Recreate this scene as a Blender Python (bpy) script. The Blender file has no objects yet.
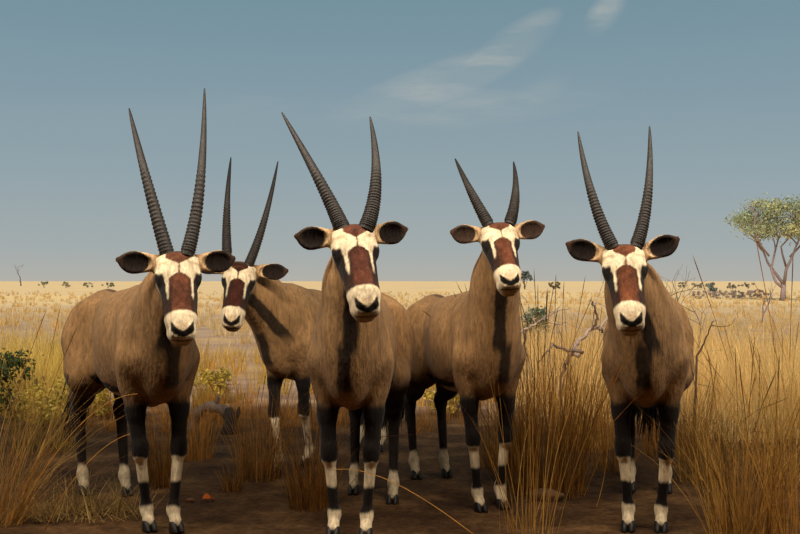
import bpy, math, random
import numpy as np
from mathutils import Vector, Matrix

SC = bpy.context.scene
COL = SC.collection
F = 1000.0            # focal length in pixels (800 px wide frame)
CAMZ = 1.25           # camera height
HY = 281.0            # horizon row


def W(px, py, d):
    """pixel + depth -> world"""
    return np.array([(px - 400.0) / F * d, d, CAMZ + (HY - py) / F * d])


def nrm(v):
    v = np.asarray(v, float)
    return v / (np.linalg.norm(v) + 1e-12)


def lin(r, g, b):
    def f(c):
        c /= 255.0
        return c / 12.92 if c <= 0.04045 else ((c + 0.055) / 1.055) ** 2.4
    return np.array([f(r), f(g), f(b)])


# ---------------------------------------------------------------- mesh helpers
def mesh_np(name, verts, faces, col=None, smooth=True):
    """faces: (n,k) array of equal sized polygons"""
    verts = np.asarray(verts, np.float32)
    faces = np.asarray(faces, np.int32)
    me = bpy.data.meshes.new(name)
    me.vertices.add(len(verts))
    me.vertices.foreach_set('co', verts.ravel())
    n, k = faces.shape
    me.loops.add(n * k)
    me.loops.foreach_set('vertex_index', faces.ravel())
    me.polygons.add(n)
    me.polygons.foreach_set('loop_start', np.arange(0, n * k, k, dtype=np.int32))
    me.polygons.foreach_set('loop_total', np.full(n, k, np.int32))
    if smooth:
        me.polygons.foreach_set('use_smooth', np.ones(n, bool))
    if col is not None:
        at = me.color_attributes.new('pattern', 'FLOAT_COLOR', 'POINT')
        c4 = np.ones((len(verts), 4), np.float32)
        c4[:, :3] = col
        at.data.foreach_set('color', c4.ravel())
    me.update(calc_edges=True)
    me.validate()
    return me


def obj(name, me, mat, parent=None):
    o = bpy.data.objects.new(name, me)
    COL.objects.link(o)
    if mat is not None:
        me.materials.append(mat)
    if parent is not None:
        o.parent = parent
    return o


def tag(o, label=None, cat=None, group=None, kind=None):
    if label:
        o['label'] = label
    if cat:
        o['category'] = cat
    if group:
        o['group'] = group
    if kind:
        o['kind'] = kind
    return o


def empty(name, loc, rz=0.0, s=1.0):
    o = bpy.data.objects.new(name, None)
    COL.objects.link(o)
    o.location = loc
    o.rotation_euler = (0, 0, rz)
    o.scale = (s, s, s)
    o.empty_display_size = 0.1
    return o


class MB:
    """collects tubes and ribbons as numpy quads"""
    def __init__(self):
        self.v = []
        self.f = []
        self.c = []
        self.n = 0

    def add(self, v, f, c=None):
        v = np.asarray(v, float).reshape(-1, 3)
        f = np.asarray(f, int).reshape(-1, 4)
        self.v.append(v)
        self.f.append(f + self.n)
        cc = np.ones((len(v), 3)) if c is None else np.broadcast_to(np.asarray(c, float), (len(v), 3))
        self.c.append(cc)
        self.n += len(v)

    def tube(self, pts, rad, seg=8, c=None, flat=1.0, cap=True):
        pts = np.asarray(pts, float)
        m = len(pts)
        rad = np.broadcast_to(np.asarray(rad, float), (m,))
        tan = np.gradient(pts, axis=0)
        tan /= np.linalg.norm(tan, axis=1)[:, None] + 1e-12
        ref = np.array([0., 0., 1.]) if abs(tan[0][2]) < .9 else np.array([1., 0., 0.])
        u = nrm(np.cross(tan[0], ref))
        rings = []
        for i in range(m):
            u = nrm(u - tan[i] * u.dot(tan[i]))
            w = np.cross(tan[i], u)
            a = np.arange(seg) / seg * 2 * math.pi
            rings.append(pts[i] + rad[i] * (np.cos(a)[:, None] * u + flat * np.sin(a)[:, None] * w))
        v = np.concatenate(rings)
        f = []
        for i in range(m - 1):
            for j in range(seg):
                j2 = (j + 1) % seg
                f.append((i * seg + j, i * seg + j2, (i + 1) * seg + j2, (i + 1) * seg + j))
        cc = c
        if c is not None and np.ndim(c) == 2:
            cc = np.repeat(np.asarray(c), seg, axis=0)
        if cap:
            base = len(v)
            v = np.concatenate([v, pts[:1], pts[-1:]])
            if cc is not None and np.ndim(cc) == 2:
                cc = np.concatenate([cc, cc[:1], cc[-1:]])
            for j in range(0, seg, 2):
                f.append((base, (j + 2) % seg, (j + 1) % seg, j))
                o_ = (m - 1) * seg
                f.append((base + 1, o_ + j, o_ + (j + 1) % seg, o_ + (j + 2) % seg))
        self.add(v, f, cc)

    def mesh(self, name, smooth=True, col=True):
        return mesh_np(name, np.concatenate(self.v), np.concatenate(self.f),
                       np.concatenate(self.c) if col else None, smooth)


# ---------------------------------------------------------------- materials
def new_mat(name):
    m = bpy.data.materials.new(name)
    m.use_nodes = True
    nt = m.node_tree
    b = nt.nodes['Principled BSDF']
    return m, nt, b


def N(nt, t, **kw):
    n = nt.nodes.new(t)
    for k, v in kw.items():
        setattr(n, k, v)
    return n


def noise(nt, vec, scale, detail=4.0, rough=.6):
    n = N(nt, 'ShaderNodeTexNoise')
    n.inputs['Scale'].default_value = scale
    n.inputs['Detail'].default_value = detail
    n.inputs['Roughness'].default_value = rough
    if vec is not None:
        nt.links.new(vec, n.inputs['Vector'])
    return n


def ramp(nt, fac, stops):
    r = N(nt, 'ShaderNodeValToRGB')
    el = r.color_ramp.elements
    while len(el) < len(stops):
        el.new(0.5)
    for e, (p, c) in zip(el, stops):
        e.position = p
        e.color = (*c, 1) if len(c) == 3 else c
    nt.links.new(fac, r.inputs['Fac'])
    return r


def mixc(nt, fac, a, b, mode='MIX'):
    m = N(nt, 'ShaderNodeMix', data_type='RGBA', blend_type=mode)
    for sock, val in ((m.inputs[0], fac), (m.inputs[6], a), (m.inputs[7], b)):
        if hasattr(val, 'is_output'):
            nt.links.new(val, sock)
        elif isinstance(val, (int, float)):
            sock.default_value = val
        else:
            sock.default_value = (*val, 1)
    return m.outputs[2]


def pattern_mat(name, rough=.8, var=.35, scale=60, bump=.0, bscale=200, stretch=(1, 1, 1), sheen=0.0, trans=0.0, spec=.3, fine=0):
    """base colour from the mesh's own pattern attribute, varied by noise"""
    m, nt, b = new_mat(name)
    at = N(nt, 'ShaderNodeVertexColor', layer_name='pattern')
    tc = N(nt, 'ShaderNodeTexCoord')
    mp = N(nt, 'ShaderNodeMapping')
    mp.inputs['Scale'].default_value = stretch
    nt.links.new(tc.outputs['Object'], mp.inputs['Vector'])
    nz = noise(nt, mp.outputs[0], scale, 5, .65)
    r = ramp(nt, nz.outputs['Fac'], [(.3, (1 - var,) * 3), (.7, (1 + var * .6,) * 3)])
    c = mixc(nt, 1.0, at.outputs['Color'], r.outputs['Color'], 'MULTIPLY')
    if fine:
        nf = noise(nt, mp.outputs[0], fine, 4, .7)
        rf = ramp(nt, nf.outputs['Fac'], [(.32, (.52, .50, .48)), (.52, (1, 1, 1)), (.70, (1.35, 1.32, 1.25))])
        c = mixc(nt, .8, c, rf.outputs['Color'], 'MULTIPLY')
    nt.links.new(c, b.inputs['Base Color'])
    b.inputs['Roughness'].default_value = rough
    b.inputs['Specular IOR Level'].default_value = spec
    if sheen:
        b.inputs['Sheen Weight'].default_value = sheen
        b.inputs['Sheen Roughness'].default_value = .5
    if bump:
        n2 = noise(nt, mp.outputs[0], bscale, 3, .6)
        bp = N(nt, 'ShaderNodeBump')
        bp.inputs['Strength'].default_value = bump
        bp.inputs['Distance'].default_value = .01
        nt.links.new(n2.outputs['Fac'], bp.inputs['Height'])
        nt.links.new(bp.outputs[0], b.inputs['Normal'])
    if trans:
        td = N(nt, 'ShaderNodeBsdfTranslucent')
        nt.links.new(c, td.inputs['Color'])
        mx = N(nt, 'ShaderNodeMixShader')
        mx.inputs[0].default_value = trans
        nt.links.new(b.outputs[0], mx.inputs[1])
        nt.links.new(td.outputs[0], mx.inputs[2])
        nt.links.new(mx.outputs[0], nt.nodes['Material Output'].inputs['Surface'])
    return m


M_FUR = pattern_mat('short_fur', .85, .30, 9, .75, 75, (1, 1, .28), sheen=.06, spec=.12, fine=52)
M_HORN = pattern_mat('ringed_horn', .55, .35, 30, .3, 120, (1, 1, .3))
M_HOOF = pattern_mat('hoof_horn', .45, .3, 40, .2, 150)
M_EYE = pattern_mat('wet_eye', .08, .0, 10, spec=.6)
M_HAIR = pattern_mat('coarse_hair', .6, .4, 50)
# ---------------------------------------------------------------- sculpting by smooth union of tapered forms
class Field:
    def __init__(self, lo, hi, h):
        self.lo = np.array(lo, float)
        self.h = h
        self.n = np.ceil((np.array(hi) - self.lo) / h).astype(int) + 1
        self.g = np.full(self.n, 0.4, np.float32)

    def sub(self, blo, bhi):
        i0 = np.maximum(np.floor((blo - self.lo) / self.h).astype(int), 0)
        i1 = np.minimum(np.ceil((bhi - self.lo) / self.h).astype(int) + 1, self.n)
        if np.any(i1 <= i0):
            return None
        ax = [np.arange(i0[k], i1[k]) * self.h + self.lo[k] for k in range(3)]
        P = np.stack(np.meshgrid(*ax, indexing='ij'), -1)
        return tuple(slice(i0[k], i1[k]) for k in range(3)), P

    def apply(self, pr):
        blo, bhi = pr.bounds()
        m = pr.k + 3 * self.h
        s = self.sub(blo - m, bhi + m)
        if s is None:
            return
        sl, P = s
        d = pr.dist(P).astype(np.float32)
        g = self.g[sl]
        k = pr.k
        if pr.op == 'add':
            hh = np.maximum(k - np.abs(g - d), 0) / k
            self.g[sl] = np.minimum(g, d) - hh * hh * k * .25
        else:
            hh = np.maximum(k - np.abs(g + d), 0) / k
            self.g[sl] = np.maximum(g, -d) + hh * hh * k * .25

    def surface(self):
        g = self.g
        s = g < 0
        a = s[:-1, :-1, :-1]
        allin = a.copy()
        anyin = a.copy()
        for dx in (0, 1):
            for dy in (0, 1):
                for dz in (0, 1):
                    q = s[dx:s.shape[0] - 1 + dx, dy:s.shape[1] - 1 + dy, dz:s.shape[2] - 1 + dz]
                    allin &= q
                    anyin |= q
        act = anyin & ~allin
        idx = np.argwhere(act)
        lut = np.full(act.shape, -1, np.int32)
        lut[act] = np.arange(len(idx))
        I, J, K = idx.T
        acc = np.zeros((len(idx), 3))
        cnt = np.zeros(len(idx))
        corners = [(x, y, z) for x in (0, 1) for y in (0, 1) for z in (0, 1)]
        for c in corners:
            for ax in range(3):
                if c[ax] == 1:
                    continue
                e = list(c)
                e[ax] = 1
                ga = g[I + c[0], J + c[1], K + c[2]]
                gb = g[I + e[0], J + e[1], K + e[2]]
                cr = (ga < 0) != (gb < 0)
                t = np.where(cr, ga / np.where(cr, ga - gb, 1), 0)
                p = np.tile(np.array(c, float), (len(idx), 1))
                p[:, ax] = t
                acc += p * cr[:, None]
                cnt += cr
        V = (idx + acc / cnt[:, None]) * self.h + self.lo
        faces = []
        for ax in range(3):
            b_, c_ = (ax + 1) % 3, (ax + 2) % 3
            s0 = [slice(None)] * 3
            s1 = [slice(None)] * 3
            s0[ax] = slice(0, -1)
            s1[ax] = slice(1, None)
            A, B = s[tuple(s0)], s[tuple(s1)]
            e = np.argwhere(A != B)
            e = e[(e[:, b_] > 0) & (e[:, c_] > 0) & (e[:, b_] < act.shape[b_]) & (e[:, c_] < act.shape[c_])]
            inside_first = A[tuple(e.T)]

            def at(db, dc):
                q = e.copy()
                q[:, b_] += db
                q[:, c_] += dc
                return lut[tuple(q.T)]
            f = np.stack([at(-1, -1), at(0, -1), at(0, 0), at(-1, 0)], 1)
            f[~inside_first] = f[~inside_first][:, ::-1]
            faces.append(f)
        Fa = np.concatenate(faces)
        Fa = Fa[(Fa >= 0).all(1)]
        return V, Fa


class Cone:
    """tapered capsule a->b; axis-wise squash given as list of (axis, scale)"""
    def __init__(self, a, b, ra, rb=None, k=.05, sq=(), op='add', grp='body'):
        self.a = np.asarray(a, float)
        self.b = np.asarray(b, float)
        self.ra = ra
        self.rb = ra if rb is None else rb
        self.k = k
        self.op = op
        self.grp = grp
        self.sq = [(nrm(ax), s) for ax, s in sq]

    def bounds(self):
        e = max(self.ra, self.rb) * max([1.0] + [s for _, s in self.sq])
        return np.minimum(self.a, self.b) - e, np.maximum(self.a, self.b) + e

    def dist(self, P):
        q = P - self.a
        ba = self.b - self.a
        mn = 1.0
        for ax, s in self.sq:
            q = q + (q @ ax)[..., None] * (1 / s - 1) * ax
            ba = ba + ba.dot(ax) * (1 / s - 1) * ax
            mn = min(mn, s)
        L = ba.dot(ba)
        t = np.clip((q @ ba) / L, 0, 1) if L > 1e-12 else np.zeros(q.shape[:-1])
        d = np.linalg.norm(q - t[..., None] * ba, axis=-1) - (self.ra + (self.rb - self.ra) * t)
        return d * mn


class Ell:
    def __init__(self, c, axes, r, k=.02, op='add', grp='ear', p=2.0):
        self.c = np.asarray(c, float)
        self.A = np.stack([nrm(a) for a in axes])
        self.r = np.asarray(r, float)
        self.k = k
        self.op = op
        self.grp = grp

    def bounds(self):
        e = self.r.max()
        return self.c - e, self.c + e

    def dist(self, P):
        q = (P - self.c) @ self.A.T
        k0 = np.linalg.norm(q / self.r, axis=-1)
        k1 = np.linalg.norm(q / self.r ** 2, axis=-1)
        return k0 * (k0 - 1) / np.maximum(k1, 1e-9)


def sst(x, a, b):
    t = np.clip((x - a) / (b - a), 0, 1)
    return t * t * (3 - 2 * t)


def vnoise(P, scale, seed=0):
    """cheap smooth value noise on points"""
    rs = np.random.RandomState(seed)
    out = np.zeros(len(P))
    for o_, amp in ((1, .5), (2.1, .3), (4.3, .2)):
        for _ in range(3):
            d = rs.normal(size=3)
            ph = rs.uniform(0, 6.28)
            out += amp * np.sin((P @ d) * scale * o_ + ph) / 2
    return out


TAN = lin(150, 114, 75)
TAN2 = lin(140, 106, 70)
BLACK = lin(30, 23, 19)
WHITE = lin(236, 214, 178)
RUST = lin(96, 54, 34)
DARKBR = lin(50, 29, 20)


def make_oryx(sp):
    rs = np.random.RandomState(sp['seed'])
    S = sp.get('S', 1.0)
    fr = np.array(sp['front'], float)          # world x,y of fore feet centre
    hd = np.array(sp['hind'], float)
    fw = (fr - hd) / np.linalg.norm(fr - hd)
    org = fr - fw * .42 * S
    ang = math.atan2(fw[1], fw[0])
    root = empty('oryx', (org[0], org[1], sp.get('z0', 0.0)), ang, S)
    tag(root, sp['label'], 'antelope', 'herd of oryx')
    Rm = np.array([[math.cos(ang), -math.sin(ang), 0], [math.sin(ang), math.cos(ang), 0], [0, 0, 1]])
    O3 = np.array([org[0], org[1], sp.get('z0', 0.0)])

    def toL(w):
        return Rm.T @ (np.asarray(w) - O3) / S

    def dirL(w):
        return Rm.T @ np.asarray(w)

    # ---- head frame
    poll = toL(W(*sp['poll']))
    pw = W(*sp['poll'])
    v = nrm([-pw[0], -pw[1], 0])               # horizontally to the viewer's side of the herd
    yaw = math.radians(sp.get('yaw', 0))
    f = np.array([v[0] * math.cos(yaw) - v[1] * math.sin(yaw), v[0] * math.sin(yaw) + v[1] * math.cos(yaw), 0])
    th = math.radians(sp.get('pitch', 62))
    up = np.array([0, 0, 1.])
    side = nrm(np.cross(f, up))                # towards the picture's left when facing the camera
    ti = math.radians(sp.get('tilt', 0))
    n = nrm(math.cos(th) * f - math.sin(th) * up)
    n = nrm(n + math.tan(ti) * side)
    c = nrm(side - n * side.dot(n))
    b = nrm(np.cross(n, c))
    if b[2] < 0:
        b = -b
    n, b, c, fL, upL = dirL(n), dirL(b), dirL(c), dirL(f), up
    hs = sp.get('hs', 1.0)

    def H(a_, b_, c_):
        return poll + hs * (a_ * n + b_ * b + c_ * c)

    pr = []
    Y = np.array([0, 1., 0])

    def add(a_, b_, ra, rb=None, k=.06, lat=1.0, grp='body', op='add', ax=Y, extra=()):
        sq = [(ax, lat)] if lat != 1.0 else []
        pr.append(Cone(a_, b_, ra, rb, k, sq + list(extra), op, grp))

    # ---- torso
    add((.34, 0, .93), (-.08, 0, .905), .252, .262, .06, .64)
    add((-.08, 0, .905), (-.44, 0, .94), .262, .215, .08, .70)
    add((-.48, 0, .945), (-.57, 0, .91), .215, .185, .08, .74)
    add((.36, 0, 1.11), (.16, 0, 1.09), .125, .105, .10, .56)
    add((.12, 0, 1.07), (-.54, 0, 1.055), .088, .085, .08, .7)
    add((-.50, 0, 1.045), (-.65, 0, .96), .115, .112, .08, .95)
    add((.42, 0, .98), (.48, 0, .80), .19, .115, .06, .70)
    add((.45, 0, .76), (.30, 0, .70), .10, .095, .07, .75)
    for s in (-1, 1):
        add((.25, s * .100, 1.07), (.41, s * .122, .86), .072, .080, .05)
        add((.41, s * .122, .86), (.37, s * .115, .74), .082, .068, .05)
        add((.48, s * .085, .90), (.47, s * .085, .82), .055, .052, .035)
        add((-.46, s * .105, 1.03), (-.40, s * .125, .80), .115, .115, .06)
        add((-.60, s * .09, .98), (-.60, s * .09, .78), .108, .095, .06)
        add((-.40, s * .120, 1.06), (-.43, s * .125, 1.035), .030, .030, .06)
        # hollows of the flank and behind the shoulder
        add((-.27, s * .335, 1.02), (-.25, s * .33, .92), .150, .150, .12, op='sub')
        add((.19, s * .300, 1.08), (.23, s * .300, .84), .100, .100, .10, op='sub')
    # ---- neck
    top = H(.045, -.135, 0)
    base = np.array([.40, 0, 1.02])
    d_ = top - base
    mid = base + .52 * d_ + np.array([.03, 0, .02]) + fL * -.02
    nax = nrm(np.cross(d_, upL))               # lateral axis of the neck
    add(base, mid, .215, .152, .08, .70, 'neck', ax=nax)
    add(mid, top, .152, .104, .06, .76, 'neck', ax=nax)
    add(np.array([.46, 0, .90]), mid, .15, .12, .08, .8, 'neck', ax=nax)
    # ---- legs
    feet = sp.get('feet', {})
    legs = {}
    for key, sx, s in (('fl', .42, 1), ('fr', .42, -1), ('hl', -.57, 1), ('hr', -.57, -1)):
        fx, fy = feet.get(key, (sx, s * .105))
        if key in sp.get('feetw', {}):
            q = toL(np.array([*sp['feetw'][key], 0]))
            fx, fy = q[0], q[1]
        legs[key] = (fx, fy)
        if key[0] == 'f':
            E = np.array([.38, s * .125, .74])
            Kn = E + (np.array([fx, fy, 0]) - E) * ((.74 - .405) / .74) + np.array([.012 + sp.get('kneef', {}).get(key, 0), 0, 0])
            Fk = Kn + (np.array([fx - .025, fy, .105]) - Kn)
            Ho = np.array([fx + .012, fy, .045])
            add(E + (0, 0, .06), E + (Kn - E) * .45, .068, .044, .05, grp='leg')
            add(E + (Kn - E) * .40, Kn, .043, .036, .03, grp='leg')
            add(Kn + (.006, 0, .02), Kn + (.006, 0, -.025), .0375, .035, .025, grp='leg')
            add(Kn, Fk, .030, .0225, .02, grp='leg')
            add(Fk + (0, 0, .010), Fk + (-.006, 0, -.010), .029, .029, .025, grp='leg')
            add(Fk, Ho, .026, .030, .02, grp='leg')
        else:
            Hp = np.array([-.50, s * .12, .90])
            St = np.array([-.38 + (fx + .57) * .5, s * .135, .72])
            Hk = np.array([-.67 + (fx + .57) * .8, s * .11 + (fy - s * .105) * .7, .50])
            Fk = np.array([fx - .03, fy, .11])
            Ho = np.array([fx + .01, fy, .045])
            add(Hp, St, .15, .11, .08, .9, grp='leg')
            add(St + (-.03, 0, 0), St + (Hk - St) * .55, .105, .062, .07, grp='leg')
            add(np.array([-.60, s * .09, .80]), St + (Hk - St) * .7, .09, .05, .07, grp='leg')
            add(St + (Hk - St) * .5, Hk, .058, .042, .04, grp='leg')
            add(Hk + (-.03, 0, .03), Hk + (-.005, 0, -.04), .026, .038, .03, grp='leg')
            add(Hk, Fk, .034, .024, .02, grp='leg')
            add(Fk + (0, 0, .010), Fk + (-.006, 0, -.010), .029, .029, .025, grp='leg')
            add(Fk, Ho, .026, .030, .02, grp='leg')

    # ---- head
    def hadd(a_, b_, ra, rb=None, k=.035, lat=1.0, op='add', grp='head'):
        add(H(*a_), H(*b_), ra * hs, (ra if rb is None else rb) * hs, k * hs, lat, grp, op, ax=c)

    hadd((.058, -.088, 0), (.075, -.095, 0), .084, .086, .05)
    hadd((.078, -.058, -.047), (.078, -.058, .047), .045, .046, .04)
    hadd((.05, -.078, 0), (.30, -.064, 0), .077, .056, .04, 1.10)
    hadd((.18, -.072, 0), (.33, -.066, 0), .064, .056, .03, 1.14)
    hadd((.32, -.064, 0), (.380, -.066, 0), .055, .050, .03, 1.12)
    hadd((.09, -.150, 0), (.34, -.124, 0), .055, .038, .05)
    hadd((.388, -.118, -.018), (.388, -.118, .018), .029, .029, .014)
    hadd((.355, -.124, 0), (.380, -.118, 0), .038, .032, .02)
    hadd((.014, -.045, -.040), (.014, -.045, .040), .040, .040, .04)
    for s in (-1, 1):
        hadd((.390, -.080, s * .030), (.372, -.100, s * .036), .030, .028, .018)
        hadd((.385, -.040, s * .030), (.400, -.048, s * .032), .022, .020, .018)
        hadd((.096, -.056, s * .077), (.112, -.060, s * .075), .027, .024, .02)
        # nostril
        hadd((.418, -.026, s * .026), (.400, -.012, s * .044), .010, .008, .008, op='sub')
        # ears
        e0 = H(-.004, -.080, s * .068)
        dr, frw = sp.get('ear_drop', 0.0), sp.get('ear_fwd', .0)
        sgn = s * sp.get('ear_roll', 0.0)
        e = nrm(s * c + upL * (.05 - dr + sgn) + fL * frw)
        m_ = nrm(fL * .95 + upL * -.05 - e * (fL.dot(e)))
        m_ = nrm(m_ - e * m_.dot(e))
        w_ = nrm(np.cross(e, m_))
        El = sp.get('ear_len', 1.0) * hs
        add(e0, e0 + e * .080 * El, .040 * hs, .036 * hs, .03, 1.0, 'ear', extra=[(m_, .72)])
        pr.append(Ell(e0 + e * .125 * El, (e, w_, m_), (.088 * El, .049 * hs, .017 * hs), .02, 'add', 'ear'))
        pr.append(Ell(e0 + e * .150 * El - w_ * .002, (e, w_, m_), (.064 * El, .048 * hs, .016 * hs), .015, 'add', 'ear'))
        wu = w_ if w_[2] > 0 else -w_
        add(e0 + e * .165 * El, e0 + e * .228 * El + wu * .010, .036 * hs, .014 * hs, .018, 1.0, 'ear', extra=[(m_, .36)])
        pr.append(Ell(e0 + e * .136 * El + m_ * .019 * hs, (e, w_, m_), (.084 * El, .043 * hs, .019 * hs), .006, 'sub', 'earin'))
        sp.setdefault('_ears', []).append((e0, e, w_, m_, El))
    # mouth slit
    hadd((.424, -.112, -.05), (.424, -.112, .05), .007, .007, .008, op='sub')

    lo = np.min([q.bounds()[0] for q in pr if q.op == 'add'], 0) - .03
    hi = np.max([q.bounds()[1] for q in pr if q.op == 'add'], 0) + .03
    h = sp.get('res', .0065)
    fd = Field(lo, hi, h)
    for q in pr:
        if q.op == 'add':
            fd.apply(q)
    for q in pr:
        if q.op == 'sub':
            fd.apply(q)
    V, Fa = fd.surface()
    keep = V[:, 2] > -.01

    # ---- coat pattern
    def gd(grps):
        d = np.full(len(V), 9.0)
        for q in pr:
            if q.grp in grps and q.op == 'add':
                d = np.minimum(d, q.dist(V))
        return d
    dB, dN, dL, dH, dE = gd(['body']), gd(['neck']), gd(['leg']), gd(['head']), gd(['ear'])
    x, y, z = V.T
    nz = vnoise(V, 25, sp['seed'])
    nz2 = vnoise(V, 5, sp['seed'] + 5)
    col = TAN[None] * (1 + .10 * nz2[:, None])
    col = np.array(col)

    def paint(mask, colour):
        mask = np.clip(mask, 0, 1)[:, None]
        col[:] = col * (1 - mask) + np.asarray(colour) * mask

    # brisket and shoulders slightly warmer, dorsal stripe, rump
    paint(.7 * sst(-np.abs(y) + nz * .008, -.030, -.012) * sst(z, 1.08, 1.12) * sst(-x, -.40, -.30), DARKBR)
    # black flank line
    zb = .735 - .05 * sst(x, -.3, .25)
    band = sst(z, zb - .075, zb - .055) * sst(-z + nz * .01, -zb, -zb + .02) * sst(np.abs(y), .06, .10) * sst(x, -.50, -.40) * sst(-x, -.36, -.30)
    paint(band * (dL > .02), BLACK)
    paint(sst(-z, -.665, -.64) * sst(x, -.42, -.36) * sst(-x, -.30, -.2) * (dL > .03), WHITE * .8)
    # legs
    isF = x > 0
    fz = z + nz * .012
    front = np.zeros(len(V))
    for key in ('fl', 'fr'):
        fx, fy = legs[key]
    paint(isF * sst(-fz, -.68, -.62) * (dL < .035) * sst(dB, .0, .03), BLACK)
    paint(isF * sst(-fz, -.375, -.36) * (z < .5), WHITE)
    for key in ('fl', 'fr', 'hl', 'hr'):
        fx, fy = legs[key]
        near = (np.hypot(x - fx, y - fy) < .16) & (np.sign(y - (legs['fl'][1] + legs['fr'][1]) / 2) == (1 if key[1] == 'l' else -1)) if key[0] == 'f' else (np.hypot(x - fx, y - fy) < .10)
        if key[0] == 'f':
            # black patch down the front of the cannon bone
            cx = (fx - .02) + (.39 - fx + .01) * np.clip((z - .10) / .3, 0, 1) * .9
            paint(near * sst(fz, .115, .135) * sst(-fz, -.255, -.235) * sst(x - cx, -.014, 0), BLACK)
    hindm = (~isF) & (dL < .05)
    paint(hindm * sst(-fz + .25 * (x + .5), -.70, -.54), BLACK * 1.3)
    paint(.6 * (~isF) * sst(-fz, -.185, -.155) * (z < .4), WHITE)
    # throat stripe and mane line
    nd = nrm(d_)
    t_ = np.clip(((V - base) @ nd) / np.linalg.norm(d_), -.6, 1)
    ax_p = base + np.outer(t_, d_)
    rad = V - ax_p
    rad -= np.outer(rad @ nd, nd)
    rn = rad / (np.linalg.norm(rad, axis=1)[:, None] + 1e-9)
    fmix = nrm(fL + np.array([.9, 0, 0]))
    fdir = nrm(fmix - nd * fmix.dot(nd))
    dt = rn @ fdir
    onneck = (dN < .05) & (dH > .012)
    latd = np.abs(rad @ nrm(np.cross(fdir, nd)))
    paint(.93 * onneck * (dt > 0) * sst(-latd + nz * .008, -.040, -.026) * sst(z, .86, .95), BLACK)
    paint(.85 * onneck * (dt < 0) * sst(-latd + nz * .006, -.046, -.030), DARKBR)
    paint(.9 * (x > .3) * sst(-np.abs(y) + nz * .01, -.045, -.028) * sst(z, .70, .75) * sst(-z, -.98, -.92) * (dL > .02) * (x > .5), BLACK)

    # head
    q = (V - poll) / hs
    a_, b_, c_ = q @ n, q @ b, np.abs(q @ c)
    hm = sst(-dH, -.014, -.004) * (dH <= dE + .004)
    hmk = sst(.010 - dH + np.minimum(dN, .03) * .5, 0, .012) * (dH < .02)
    j = nz * .006
    headc = np.array(col)
    sv = col
    col = headc
    col[:] = TAN * 1.05

    def pt(mask, colour):
        mask = np.clip(mask, 0, 1)[:, None]
        col[:] = col * (1 - mask) + np.asarray(colour) * mask
    # side of the face & jaw tan-white, front white
    pt(sst(b_, -.16, -.13), WHITE * .92)
    pt(sst(a_ + j, .30, .315), WHITE)
    # dark side stripe from the horn base through the eye to the jaw
    j2 = vnoise(V, 70, sp['seed'] + 9) * .003
    w0 = .072 - .012 * sst(a_, .09, .15) - .006 * sst(a_, .2, .28)
    str_ = sst(c_ + j * .5 + j2, w0, w0 + .005) * sst(a_, .088, .104) * sst(-a_ + j, -.325, -.300) * sst(b_ + .35 * (a_ - .1), -.120, -.100)
    pt(str_, BLACK)
    pt(sst(-np.hypot(a_ - .102, b_ + .055), -.031, -.022) * sst(c_, .073, .080), BLACK)
    # blaze
    bw = .048 + .003 * sst(a_, .15, .28) - .034 * sst(-a_, -.132, -.104)
    bl = sst(-c_ + j * .5 + j2, -bw - .004, -bw + .003) * sst(a_ + j * .5, .104, .114) * sst(-a_ + j * .6 + j2, -.312, -.300)
    rust = np.asarray(sp.get('blaze', RUST))[None] * (1 + .5 * vnoise(V, 40, sp['seed'] + 11)[:, None])
    pt(bl, rust)
    pt(.8 * bl * sst(c_ + j, bw - .018, bw - .002), DARKBR)
    pt(sst(c_, .040, .047) * sst(a_, .215, .245) * sst(-a_ + j, -.318, -.304) * sst(b_, -.13, -.1), DARKBR)
    # forehead patch and the neck joining it to the blaze
    fwid = .056 - .051 * sst(a_, .020, .068)
    pt(sst(-c_ + j * .6 + j2, -fwid - .004, -fwid + .004) * sst(-a_, -.115, -.110), rust * .92)
    pt(sst(-a_ + j, .004, .016), lin(74, 48, 30))
    # nose and mouth, laid out around the muzzle's end
    u = .84 * a_ - .54 * b_
    endm = sst(a_, .345, .36)
    u0 = .350 - .036 * np.minimum(c_ / .042, 1.2) ** 1.5
    u1 = .376 - .024 * (c_ / .048) ** 2
    pt(.5 * endm * sst(-c_, -.034, -.022) * sst(u, .295, .325), lin(158, 118, 78))
    pt(endm * sst(u + j2, u0 - .003, u0 + .003) * sst(-u, -u1 - .003, -u1 + .002) * sst(-c_, -.054, -.049), BLACK * .7)
    pt(sst(-np.hypot(np.hypot((a_ - .408) * .8, b_ + .020), c_ - .036), -.018, -.011), BLACK * .4)
    pt(.8 * endm * sst(-np.abs(u + .12 * c_ - .396), -.0050, -.002) * sst(-c_, -.055, -.045), BLACK)
    pt(.15 * endm * sst(u + .12 * c_, .397, .402), lin(120, 100, 80))
    hc = np.array(col)
    col = sv
    hmx = np.clip(hmk, 0, 1)[:, None]
    col[:] = col * (1 - hmx) + hc * hmx
    # ears
    for (e0, e, w_, m_, El) in sp.pop('_ears'):
        r_ = V - e0
        ee, ww, mm = (r_ @ e) / El, (r_ @ w_) / hs, (r_ @ m_) / hs
        inear = sst(-dE, -.012, -.004) * (ee > .0) * (ee < .30) * (np.abs(ww) < .08) * (np.abs(mm) < .06)
        wm = inear * sst(ee, .03, .05)
        paint(wm, lin(196, 160, 118))
        el = np.abs(np.abs((ee - .156) / .086) ** 2.3 + np.abs(ww / .052) ** 2.3)
        paint(wm * sst(mm, -.011, -.006) * sst(-el + nz * .05, -1.06, -.94), sp.get('earc', lin(32, 22, 18)))
        paint(wm * sst(ee, .196, .212) * .8, lin(70, 48, 36))
    V = V.astype(np.float32)
    me = mesh_np('body', V, Fa, col)
    obj('body', me, M_FUR, root)

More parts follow.
